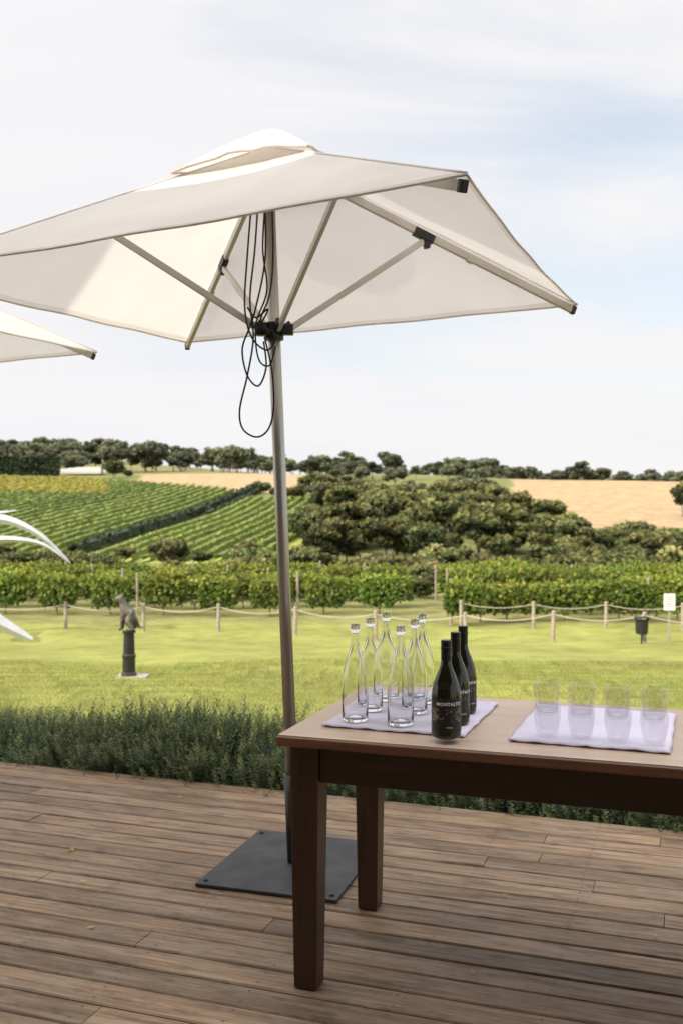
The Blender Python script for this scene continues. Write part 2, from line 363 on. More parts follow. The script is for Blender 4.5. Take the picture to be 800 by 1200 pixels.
# ---------------------------------------------------------------- trees
def ico(c,r,seed,sub=1):
    bm=bmesh.new(); bmesh.ops.create_icosphere(bm,subdivisions=sub,radius=1)
    rr=np.random.default_rng(seed)
    V=np.array([v.co[:] for v in bm.verts])*(1+rr.uniform(-.15,.15,(len(bm.verts),1)))*np.array(r)+np.array(c)
    Fc=[[v.index for v in f.verts] for f in bm.faces]; bm.free(); return V,Fc
def tree_mesh(name,seed,h,r,mat,nl=22,leafn=150,ls=.30,trunkfrac=.35):
    rr=np.random.default_rng(seed); mb=MB()
    cz=h*(trunkfrac+(1-trunkfrac)/2); ch=h*(1-trunkfrac)/2
    bend=rr.normal(0,.04*h,2)
    tp=[(0,0,-.5),(bend[0]*.3,bend[1]*.3,h*trunkfrac*.6),(bend[0],bend[1],h*trunkfrac),(bend[0]*1.2,bend[1]*.8,h*.8)]
    mb.add(*tube(tp,[h*.035,h*.028,h*.022,h*.006],7),mat=1,smooth=True)
    lob=[]
    nl=int(nl*1.7); leafn=int(leafn*.66)
    for i in range(nl):
        d=rr.normal(size=3); d/=np.linalg.norm(d); q=rr.random()**.45
        c=np.array([d[0]*r*q*.78,d[1]*r*q*.78,cz+d[2]*ch*q*.75]); lr=r*rr.uniform(.15,.34)
        lob.append((c,lr))
        if i<7:
            mb.add(*tube([tp[2],((np.array(tp[2])+c)/2+[0,0,-.1*h*.3]).tolist(),c.tolist()],[h*.013,h*.009,h*.004],5),mat=1,smooth=True)
    for i,(c,lr) in enumerate(lob):
        br=rr.uniform(.1,.7)+.25*(c[2]-cz)/ch  # higher lobes get a lighter tone, top light painted in
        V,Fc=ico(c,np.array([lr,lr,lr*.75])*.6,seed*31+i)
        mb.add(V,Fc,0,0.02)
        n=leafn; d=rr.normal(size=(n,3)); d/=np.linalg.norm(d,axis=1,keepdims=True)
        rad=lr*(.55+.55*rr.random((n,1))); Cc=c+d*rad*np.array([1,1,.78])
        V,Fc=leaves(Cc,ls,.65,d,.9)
        rv=np.clip(br+.30*d[:,2]+rr.normal(0,.16,n),0,1)  # leaf tone paints shading: light crown tops, dark undersides
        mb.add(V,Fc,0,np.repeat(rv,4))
    return mb.mesh(name,[mat,M['bark']])
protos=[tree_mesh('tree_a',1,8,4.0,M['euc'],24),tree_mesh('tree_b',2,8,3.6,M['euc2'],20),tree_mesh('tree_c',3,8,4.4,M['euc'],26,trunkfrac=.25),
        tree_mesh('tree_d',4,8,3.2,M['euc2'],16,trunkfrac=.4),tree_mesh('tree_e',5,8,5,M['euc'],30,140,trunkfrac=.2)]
far=[tree_mesh('ridge_tree_a',11,8,4.2,M['hazeleaf'],18,110,.42,.3),tree_mesh('ridge_tree_b',12,8,3.4,M['hazeleaf'],14,110,.42,.4),tree_mesh('ridge_tree_c',13,8,5,M['hazeleaf'],20,110,.45,.2)]
def plant(parent,x,y,h,pid=None,wide=1.0,sink=0.2,pool=None):
    pool=pool or protos
    o=bpy.data.objects.new('tree',pool[pid] if pid is not None else random.choice(pool))
    s=h/8*random.uniform(.9,1.1)
    o.location=(x,y,gz(x,y)-sink); o.scale=(s*wide*random.uniform(.9,1.15),s*wide*random.uniform(.9,1.15),s); o.rotation_euler=(0,0,random.uniform(0,6.28))
    link(o,parent)
valley=empty('valley_trees')
for i in range(100):
    y_=random.uniform(88,124); pxx=random.uniform(-120,930)
    if pxx<340: h=random.uniform(3.4,5.0)*(y_/105)
    else: h=random.uniform(4.0,6.4)
    plant(valley,(pxx-400)/F*y_,y_,h,None,1.15)
for i in range(22):
    y_=random.uniform(124,132); pxx=random.uniform(-100,400)
    plant(valley,(pxx-400)/F*y_,y_,random.uniform(1.6,2.6),None,1.3)
wood_=empty('woodland')
for i in range(115):
    y_=random.uniform(128,208)
    lo=358+max(0,(y_-150))*.15; hi=690-max(0,(y_-150))*2.2
    pxx=random.uniform(lo,hi)
    plant(wood_,(pxx-400)/F*y_,y_,random.choice([3.5,4.5,5.5,6.5,7.5]),None,1.1)
for i in range(30):
    y_=random.uniform(125,148); pxx=random.uniform(650,900)
    plant(wood_,(pxx-400)/F*y_,y_,random.uniform(3.0,4.6),None,1.1)
for i in range(22):
    y_=random.uniform(215,300); pxx=random.uniform(370,580)
    plant(wood_,(pxx-400)/F*y_,y_,random.uniform(4,6),None,1.1,pool=far)
sky_t=empty('ridge_trees')
for i in range(90):
    y_=random.uniform(325,420); pxx=random.uniform(500,900)
    plant(sky_t,(pxx-400)/F*y_,y_,random.uniform(3.5,7),None,1.3,pool=far)
for i in range(250):
    y_=random.uniform(340,560); pxx=random.uniform(-120,920)
    if 150<pxx<350 and y_<350: continue
    plant(sky_t,(pxx-400)/F*y_,y_,random.choice([5,7,8,10,12])*random.uniform(.8,1.1)*(.68 if pxx>340 else 1),None,1.15,pool=far)
for i in range(120):
    y_=random.uniform(560,900); pxx=random.uniform(-120,920)
    plant(sky_t,(pxx-400)/F*y_,y_,random.uniform(9,13)*(.75 if pxx>340 else 1),None,1.5,pool=far)
for pxx,y_,h in ((133,300,6.0),(310,248,3.2),(322,240,3),(337,236,3.5),(350,233,4),(150,300,3),(366,240,6),(380,236,7)):
    plant(sky_t,(pxx-400)/F*y_,y_,h,4,1.0)
for pxx,y_,h in ((800,196,7),(812,188,8)): plant(sky_t,(pxx-400)/F*y_,y_,h,0,.8)

def hedge_block(name,L_,D_,H_,mat,n,ls):
    mb=MB()
    V,Fc=box((0,0,H_*.48),(L_*.98,D_*.85,H_*.93)); mb.add(V,Fc,0,0.0)
    C_=np.stack([rng.uniform(-L_/2,L_/2,n),rng.uniform(-D_/2,D_/2,n),rng.uniform(0,H_,n)],1)
    side=rng.random(n); C_[side<.45,1]=-D_/2*rng.uniform(.9,1.06,(side<.45).sum()); C_[side>.7,2]=H_*rng.uniform(.93,1.04,(side>.7).sum())
    V,Fc=leaves(C_,ls,.7); mb.add(V,Fc,0,np.repeat(rng.random(n),4)); return mb.obj(name,[mat])
wb=hedge_block('windbreak_hedge',26,4,6.2,M['darkhedge'],5000,.5)
wb.location=((22-400)/F*318,318,gz((22-400)/F*318,318)-.3)
tun=empty('greenhouse_tunnel',((95-400)/F*330,330,gz((95-400)/F*330,330)+.4))
for j in range(3):
    mb=MB(); V=[];Fc=[]
    for i in range(9):
        a=math.pi*i/8
        for xx in (-7,7): V.append((xx+j*1.5,-math.cos(a)*2.2+j*4.6,math.sin(a)*1.7+j*.5))
    for i in range(8): Fc.append([2*i,2*i+1,2*i+3,2*i+2])
    Fc.append([2*i for i in range(9)]); Fc.append([2*i+1 for i in range(9)][::-1])
    mb.add(V,Fc,0); mb.obj('tunnel_cover',[M['concrete']],tun)

def hill_rows():
    mb=MB()
    def row(x0,ymin,ymaxf,mat,H=1.15,W=.95,leafn=7,ls=.28,slope=.12):
        pts=[]
        y_=ymin
        while y_<300:
            x_=x0+slope*(y_-160)
            if y_>ymaxf(x_,y_): break
            pts.append((x_,y_)); y_+=2.0
        if len(pts)<3: return
        V=[];Fc=[]
        rb=random.uniform(.25,.6)
        for x_,y_ in pts:
            g=gz(x_,y_); hh=H*random.uniform(.85,1.1); ww=W*random.uniform(.75,1.15)/2
            V+=[(x_-ww,y_,g+.3),(x_-ww*.8,y_,g+hh),(x_+ww*.8,y_,g+hh),(x_+ww,y_,g+.3)]
        for i in range(len(pts)-1):
            for k_ in range(3): Fc.append([i*4+k_,i*4+k_+1,(i+1)*4+k_+1,(i+1)*4+k_])
        mi=[ (1 if (mat==0 and pts[i//3][1]>236 and 400+F*pts[i//3][0]/pts[i//3][1]<125) else mat) for i in range(len(Fc))]
        n0=len(mb.m); mb.add(V,Fc,mat,np.clip(rng.normal(rb,.15,len(V)),0,1)); mb.m[n0:]=mi
        n=len(pts)*leafn; ip=rng.integers(0,len(pts),n); pa=np.array(pts)[ip]
        yy=pa[:,1]+rng.uniform(0,2,n); xx=pa[:,0]+slope*(yy-pa[:,1])+rng.uniform(-W*.55,W*.55,n); zz=ground(xx,yy)+rng.uniform(.5,H*1.12,n)
        V,Fc=leaves(np.stack([xx,yy,zz],1),ls,.7)
        yel=(yy>236)&(400+F*xx/yy<125)
        n0=len(mb.m); mb.add(V,Fc,mat,np.repeat(np.clip(rng.normal(rb+.2,.2,n),0,1),4))
        if mat==0: mb.m[n0:]=[1 if e else 0 for e in yel]
    for x0 in np.arange(-140,-36,2.6):
        row(x0,133,lambda a,b:292-max(0,400+F*a/b-100)*.22,0)
    for x0 in np.arange(-30,-6,2.4):
        row(x0,133,lambda a,b:233,0,H=1.0)
    row(-34.2,137,lambda a,b:262,2,1.6,1.3,25,.4)
    row(-31.7,200,lambda a,b:262,2,1.1,1.0,20,.35)
    return mb.obj('hillside_vineyard',[M['hillvine'],M['yvine'],M['darkhedge']])
hill_rows()

def vine_seg(seed,bush):
    rr=np.random.default_rng(seed); mb=MB(); n=1150; Lh=.86 if bush else 1.05
    a=rr.uniform(-1,1,n)
    xs=a*Lh*(.92+.1*np.sin(rr.uniform(0,6)+a*3)); prof=np.sqrt(np.clip(1-np.abs(a)**4,0,1)) if bush else np.ones(n)
    zz=rr.uniform(.42,1.52,n); zz=.98+(zz-.98)*(.55+.45*prof)+rr.normal(0,.05,n)
    yy=np.sign(rr.normal(size=n))*rr.uniform(.15,.36,n)*(.6+.4*prof)
    Cc=np.stack([xs,yy,zz],1)
    V,Fc=leaves(Cc,.075,.85,np.stack([np.zeros(n),np.sign(yy),.4*np.ones(n)],1),.8)
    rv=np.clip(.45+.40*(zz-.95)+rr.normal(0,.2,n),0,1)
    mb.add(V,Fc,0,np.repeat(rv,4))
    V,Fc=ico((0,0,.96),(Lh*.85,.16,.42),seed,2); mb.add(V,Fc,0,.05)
    for i in range(9):
        sx=rr.uniform(-.75,.75); hh=rr.uniform(.12,.32); m_=12
        t=rr.random(m_); Cc=np.stack([sx+t*rr.normal(0,.1),rr.normal(0,.06,m_),1.42+t*hh],1); V,Fc=leaves(Cc,.055,.8); mb.add(V,Fc,0,np.repeat(rr.uniform(.6,1,m_),4))
    for i in range(4):
        sx=rr.uniform(-.75,.75); m_=10; t=rr.random(m_)
        Cc=np.stack([sx+t*rr.normal(0,.08),-.25+rr.normal(0,.05,m_),.55-t*.25],1); V,Fc=leaves(Cc,.06,.8); mb.add(V,Fc,0,np.repeat(rr.uniform(.3,.8,m_),4))
    V,Fc=tube([(0,0,-.1),(.05,0,.35),(-.03,0,.8)],[.035,.028,.022],6); mb.add(V,Fc,1,smooth=True)
    V,Fc=tube([(-1,0,.62),(0,0,.66),(1,0,.62)],.014,5); mb.add(V,Fc,1)
    return mb.mesh('vine_segment',[M['vine'],M['bark']])
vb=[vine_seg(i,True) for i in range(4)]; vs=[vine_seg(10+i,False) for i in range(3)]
def post_mesh(h,r):
    mb=MB(); V,Fc=tube([(0,0,-.3),(0,0,h-.02),(0,0,h)],[r,r,r*.8],8); mb.add(V,Fc,0,smooth=False); return mb.mesh('post',[M['postwood']])
vpost=post_mesh(1.62,.05)
def vine_row(xa,xb,y0,dy,bush,sc=1.0,step=2.0):
    e=empty('vineyard_row')
    x_=xa;i=0
    while x_<xb:
        yy=y0+dy*(x_-xa)
        o=bpy.data.objects.new('vine',random.choice(vb if bush else vs)); o.location=(x_,yy,gz(x_,yy)-.02)
        s=sc*random.uniform(.90,1.08); o.scale=(random.uniform(.92,1.06)*random.choice([-1,1]),1,s); o.rotation_euler=(0,0,math.atan(dy)+random.choice([0,math.pi])); link(o,e)
        if i%3==0:
            p=bpy.data.objects.new('post',vpost); p.location=(x_-step/2,yy,gz(x_,yy)); link(p,e)
        x_+=step;i+=1
    return e
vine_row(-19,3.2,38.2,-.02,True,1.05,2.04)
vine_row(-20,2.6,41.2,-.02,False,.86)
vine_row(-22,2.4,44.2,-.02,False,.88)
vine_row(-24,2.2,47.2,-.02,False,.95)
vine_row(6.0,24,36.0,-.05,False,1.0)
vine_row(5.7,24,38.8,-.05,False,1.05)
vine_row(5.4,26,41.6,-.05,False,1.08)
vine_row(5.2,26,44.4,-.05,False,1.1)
vine_row(4.3,4.9,34.6,0,True,1.12,1.0)
gapb=empty('shrub')
for (a,b,h) in ((3.6,46,1.3),(5.2,49,1.5),(4.3,52,1.8),(3.0,54,1.8),(6.5,54,2.0)):
    plant(gapb,a,b,h,4,1.3)

fence=empty('rope_fence')
fp=[(-40,34),(77,33.5),(168,33.0),(256,32.4),(346,31.8),(440,31.2),(545,30.4),(648,29.4),(755,28.8),(870,28.2)]
fpm=post_mesh(.92,.06); tops=[]
for a,b in fp:
    x_=(a-400)/F*b; o=bpy.data.objects.new('post',fpm); o.location=(x_,b,gz(x_,b)); o.rotation_euler=(random.uniform(-.03,.03),random.uniform(-.03,.03),0); link(o,fence); tops.append(Vector((x_,b,gz(x_,b)+.82)))
mb=MB()
for p,q in zip(tops[:-1],tops[1:]):
    mb.add(*tube([p.lerp(q,t/10)-Vector((0,0,.18*4*(t/10)*(1-t/10))) for t in range(11)],.014,6,False),0,smooth=True)
mb.obj('rope',[M['rope']],fence)
fence2=empty('rope_fence')
tops=[]
for a,b in ((540,34.0),(625,33.8),(710,33.4),(800,33.0),(890,32.7)):
    x_=(a-400)/F*b; o=bpy.data.objects.new('post',fpm); o.location=(x_,b,gz(x_,b)); link(o,fence2); tops.append(Vector((x_,b,gz(x_,b)+.82)))
mb=MB()
for p,q in zip(tops[:-1],tops[1:]):
    mb.add(*tube([p.lerp(q,t/8)-Vector((0,0,.15*4*(t/8)*(1-t/8))) for t in range(9)],.012,6,False),0,smooth=True)
mb.obj('rope',[M['rope']],fence2)
y_=30.0; x_=(784-400)/F*y_
sg=empty('info_sign',(x_,y_,gz(x_,y_)))
mb=MB(); mb.add(*box((0,0,.6),(.05,.05,1.3)),0); mb.obj('sign_post',[M['postwood']],sg)
mb=MB(); mb.add(*box((0,-.04,1.25),(.34,.03,.5)),0); o=mb.obj('sign_board',[M['white']],sg); bevel(o,.008)
mb=MB()
for j in range(5): mb.add(*box((-.02*(j%2),-.058,1.40-j*.07),(.22-.04*(j%2),.004,.018)),0)
mb.obj('sign_lettering',[M['black']],sg)
y_=28.5; x_=(752-400)/F*y_
bn=empty('litter_bin',(x_,y_,gz(x_,y_))); bn.scale=(.85,.85,.85)
mb=MB(); mb.add(*tube([(0,.0,-.2),(0,0,.35)],.035,8),0); mb.obj('bin_post',[M['darkmetal']],bn)
mb=MB(); mb.add(*lathe([(0,.33),(.17,.33),(.20,.36),(.22,.78),(.23,.80),(.20,.80),(.18,.42),(0,.42)],20),0,smooth=False); mb.obj('bin_body',[M['black']],bn)
mb=MB(); mb.add(*box((0,0,.90),(.44,.40,.035)),0); mb.add(*box((-.2,0,.84),(.02,.3,.12)),0); mb.add(*box((.2,0,.84),(.02,.3,.12)),0); mb.obj('bin_lid',[M['black']],bn)

def groundhit(px_,py_):
    for y_ in np.arange(8,60,.05):
        x_=(px_-400)/F*y_
        if (EYE-gz(x_,y_))/y_*F<=py_-YH: return x_,y_
x_,y_=groundhit(151,795)
ped=empty('statue_on_pedestal',(x_,y_,gz(x_,y_)))
mb=MB(); mb.add(*box((.06,0,.02),(.55,.45,.05)),0); mb.obj('footing',[M['concrete']],ped)
mb=MB(); mb.add(*lathe([(0,.045),(.14,.045),(.14,.09),(.115,.11),(.115,.36),(.125,.38),(.125,.42),(.105,.44),(.095,.80),(.12,.82),(.12,.86),(0,.86)],20),0)
mb.obj('pedestal',[M['black']],ped)
def skinobj(name,verts,edges,rad,mat,parent,loc,sc):
    me=bpy.data.meshes.new(name); me.from_pydata([tuple(Vector(v)*sc) for v in verts],edges,[])
    bm=bmesh.new(); bm.from_mesh(me); lay=bm.verts.layers.skin.verify()
    bm.verts.ensure_lookup_table()
    for i,r in enumerate(rad): bm.verts[i][lay].radius=(r*sc,r*sc)
    bm.verts[0][lay].use_root=True
    bm.to_mesh(me); bm.free()
    o=bpy.data.objects.new(name,me); link(o,parent); o.location=loc
    o.modifiers.new('s','SKIN'); s=o.modifiers.new('ss','SUBSURF'); s.levels=2; s.render_levels=2; me.materials.append(mat); return o
V_=[(.10,0,.16),(0,0,.28),(-.07,0,.38),(-.10,0,.47),(-.13,0,.55),(-.19,0,.56),(-.25,0,.52),
    (-.10,.06,.22),(-.12,.06,.03),(-.17,.06,.02),
    (-.10,-.06,.22),(-.12,-.06,.03),(-.17,-.06,.02),
    (.02,.09,.10),(.10,.09,.03),(-.03,.09,.02),(.02,-.09,.10),(.10,-.09,.03),(-.03,-.09,.02),
    (.17,0,.06),(.24,0,.05),(-.11,.04,.62),(-.11,-.04,.62)]
E_=[(0,1),(1,2),(2,3),(3,4),(4,5),(5,6),(2,7),(7,8),(8,9),(2,10),(10,11),(11,12),(0,13),(13,14),(14,15),(0,16),(16,17),(17,18),(0,19),(19,20),(4,21),(4,22)]
R__=[.10,.105,.09,.06,.06,.045,.03,.035,.022,.022,.035,.022,.022,.06,.035,.022,.06,.035,.022,.022,.012,.014,.014]
skinobj('animal_figure',V_,E_,R__,M['bronze'],ped,(0,0,.86),1.05)

arc=empty('steel_arc_sculpture',(0,0,0))
def crescent(pts,w,name,z=31.0,depth=.10):
    W=[P(a,b,z) for a,b in pts]
    out=[]
    for i in range(len(W)-1):
        p0=W[max(i-1,0)];p1=W[i];p2=W[i+1];p3=W[min(i+2,len(W)-1)]
        for t in np.linspace(0,1,8,endpoint=False):
            out.append(.5*((2*p1)+(-p0+p2)*t+(2*p0-5*p1+4*p2-p3)*t*t+(-p0+3*p1-3*p2+p3)*t**3))
    out.append(W[-1]); n=len(out); V=[];Fc=[]
    wi=np.interp(np.linspace(0,1,n),np.linspace(0,1,len(w)),w)
    for i,p in enumerate(out):
        t=(out[min(i+1,n-1)]-out[max(i-1,0)]).normalized(); s=t.cross(Vector((0,1,0))).normalized()
        dd=depth*(wi[i]/max(w))+.01
        for q in ((s*wi[i]/2),Vector((0,dd,0)),(-s*wi[i]/2),Vector((0,-dd,0))): V.append((p+q)[:])
    for i in range(n-1):
        for k_ in range(4): Fc.append([i*4+k_,i*4+(k_+1)%4,(i+1)*4+(k_+1)%4,(i+1)*4+k_])
    Fc+= [[0,1,2,3],[(n-1)*4+k_ for k_ in (3,2,1,0)]]
    mb=MB(); mb.add(V,Fc,0); mb.obj(name,[M['steel']],arc)
crescent([(-150,745),(-120,660),(-60,610),(0,608),(45,626),(82,659)],[.45,.5,.42,.30,.18,.02],'arc_blade')
crescent([(-120,700),(-80,650),(-30,636),(10,632),(50,638),(82,660)],[.05,.25,.26,.20,.12,.02],'arc_blade_inner')
crescent([(-90,585),(-50,592),(-10,601),(20,598)],[.25,.2,.12,.02],'arc_tip')
crescent([(-110,640),(-60,690),(-10,725),(38,750)],[.1,.5,.55,.12],'arc_foot',z=30.2)

# ---------------------------------------------------------------- deck
DROT=-math.radians(19.4)
deck=empty('timber_deck',(0,5.30,0)); deck.rotation_euler=(0,0,DROT)
mb=MB(); sc_=MB()
BW=.121; GAP=.0095
yb=0.0
while yb>-9.2:
    x0=-9.0+random.uniform(-1.8,0)
    while x0<8.5:
        x1=x0+.45*random.choice([6,8,9,11,12])
        rnd=random.random(); h=random.uniform(-.0018,.0018)
        e=.005
        a,b=x0+.0015,x1-.0015; c,d=yb-BW+random.uniform(-.001,.001),yb
        V=[(a,c,-.03),(b,c,-.03),(b,d,-.03),(a,d,-.03),(a,c,h-e),(b,c,h-e),(b,d,h-e),(a,d,h-e),(a,c+e,h),(b,c+e,h),(b,d-e,h),(a,d-e,h)]
        Fc=[[0,1,5,4],[1,2,6,5],[2,3,7,6],[3,0,4,7],[4,5,9,8],[6,7,11,10],[8,9,10,11],[5,6,10,9],[7,4,8,11]]
        mb.add(V,Fc,0,rnd)
        xx=math.ceil(x0/.45)*.45
        while xx<x1+.01:
            for yy in (yb-BW*.22,yb-BW*.78):
                for sx in ((-.012,) if abs(xx-x0)>.05 else (.02,-.02)):
                    cx=xx+sx+random.uniform(-.004,.004)
                    if -5<cx<5: sc_.add([(cx+.0045*math.cos(k_*1.047),yy+.0045*math.sin(k_*1.047),.0028) for k_ in range(6)],[[0,1,2,3,4,5]],0)
            xx+=.45
        x0=x1
    yb-=BW+GAP
mb.obj('boards',[M['deck']],deck)
sc_.obj('screws',[M['darkmetal']],deck)
mb=MB(); mb.add(*box((0,.02,-.17),(22,.03,.27)),0,.3); mb.obj('fascia',[M['deck']],deck)
mb=MB()
for xx in np.arange(-9,9,.9): mb.add(*box((xx,-4.6,-.105),(.045,9.2,.14)),0,.3)
mb.add(*box((0,-4.6,-.2),(20,9.2,.02)),1,.3)  # added black sheet stands in for the shade below the boards
mb.obj('joists_and_shade_sheet',[M['deck'],M['black']],deck)
lf_=MB(); nL=26
cc=np.stack([rng.uniform(-3.5,3.0,nL),rng.uniform(-3.0,-.1,nL),np.full(nL,.010)],1)
V,Fc=leaves(cc,.014,.5,np.tile([0,0,1.0],(nL,1)),.12); lf_.add(V,Fc,0,np.repeat(rng.random(nL),4))
lf_.obj('fallen_leaves',[M['yvine']],deck)

def rosemary(seed):
    rr=np.random.default_rng(seed); mb=MB()
    ns=640
    bx=rr.uniform(-.3,.3,ns); by=rr.uniform(-.42,.42,ns)
    topz=.64+.045*rr.normal(size=ns)-.25*(np.abs(by)/.42)**3
    low=rr.random(ns)<.38
    by[low]=np.where(rr.random(low.sum())<.8,-.42,.42)+rr.normal(0,.04,low.sum()); topz[low]=rr.uniform(.22,.60,low.sum())
    for i in range(ns):
        L_=rr.uniform(.09,.20) if rr.random()<.9 else rr.uniform(.2,.28); d=np.array([rr.normal(0,.32),rr.normal(0,.3)+(by[i]/.42)*.55,1.0]); d/=np.linalg.norm(d)
        base=np.array([bx[i],by[i],topz[i]-L_*.6]); m_=24
        t=np.linspace(0,1,m_); c=base+d*(t*L_)[:,None]
        a=np.arange(m_)*2.4+rr.random()*6
        e1=np.cross(d,[1,0,.1]); e1/=np.linalg.norm(e1); e2=np.cross(d,e1)
        rad=np.cos(a)[:,None]*e1+np.sin(a)[:,None]*e2
        nl=(.028*(1.1-.6*t))[:,None]
        tip=c+(rad*.85+d*.7)*nl; s=np.cross(rad,d)*.0028
        V=np.stack([c-s,c+s,tip+s*.6,tip-s*.6],1).reshape(-1,3)
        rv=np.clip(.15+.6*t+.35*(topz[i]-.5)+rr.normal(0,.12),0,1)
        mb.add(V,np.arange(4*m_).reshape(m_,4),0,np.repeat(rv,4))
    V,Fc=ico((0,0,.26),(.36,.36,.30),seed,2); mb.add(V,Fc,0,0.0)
    return mb.mesh('rosemary_clump',[M['rose']])
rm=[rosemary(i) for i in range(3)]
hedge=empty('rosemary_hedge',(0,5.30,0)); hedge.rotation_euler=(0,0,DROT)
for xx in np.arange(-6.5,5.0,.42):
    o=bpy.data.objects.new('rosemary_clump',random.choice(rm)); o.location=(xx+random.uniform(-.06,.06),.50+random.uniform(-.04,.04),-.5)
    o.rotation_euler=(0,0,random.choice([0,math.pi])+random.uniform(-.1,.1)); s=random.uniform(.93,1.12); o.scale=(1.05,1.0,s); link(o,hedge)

# ---------------------------------------------------------------- veranda behind the camera
ver=empty('veranda_building',(0,5.30,0)); ver.rotation_euler=(0,0,DROT)
mb=MB(); mb.add(*box((-2.5,-6.70,4.72),(24,5.6,.18)),0); mb.obj('roof',[M['roofboards']],ver)
mb=MB(); mb.add(*box((-2.5,-3.86,4.70),(24,.06,.30)),0)
for xx in np.arange(-13,10,1.2): mb.add(*box((xx,-6.70,4.53),(.09,5.5,.18)),0)
mb.obj('beams',[M['roofboards']],ver)
mb=MB()
for xx in (-13,-9,-5.2,4.2,8.5): mb.add(*box((xx,-4.2,2.2),(.16,.16,4.4)),0)
mb.obj('posts',[M['roofboards']],ver)
mb=MB(); mb.add(*box((-2.5,-9.6,2.3),(24,.2,4.6)),0)
mb.obj('wall',[noise_mat('render_wall',(.50,.45,.38),(.58,.52,.45),3,.8,.1)],ver)
mb=MB()
for xx in (-10,-6,-2,2,6): mb.add(*box((xx,-9.47,1.6),(2.6,.05,2.4)),0)
mb.obj('windows',[noise_mat('window_glass',(.03,.035,.04),(.04,.045,.05),2,.08,0)],ver)
mb=MB()
for xx in (-10,-6,-2,2,6):
    for dx in (-1.34,0,1.34): mb.add(*box((xx+dx,-9.43,1.6),(.08,.08,2.56)),0)
    mb.add(*box((xx,-9.43,2.84),(2.6,.08,.08)),0)
mb.obj('window_frames',[M['darkmetal']],ver)

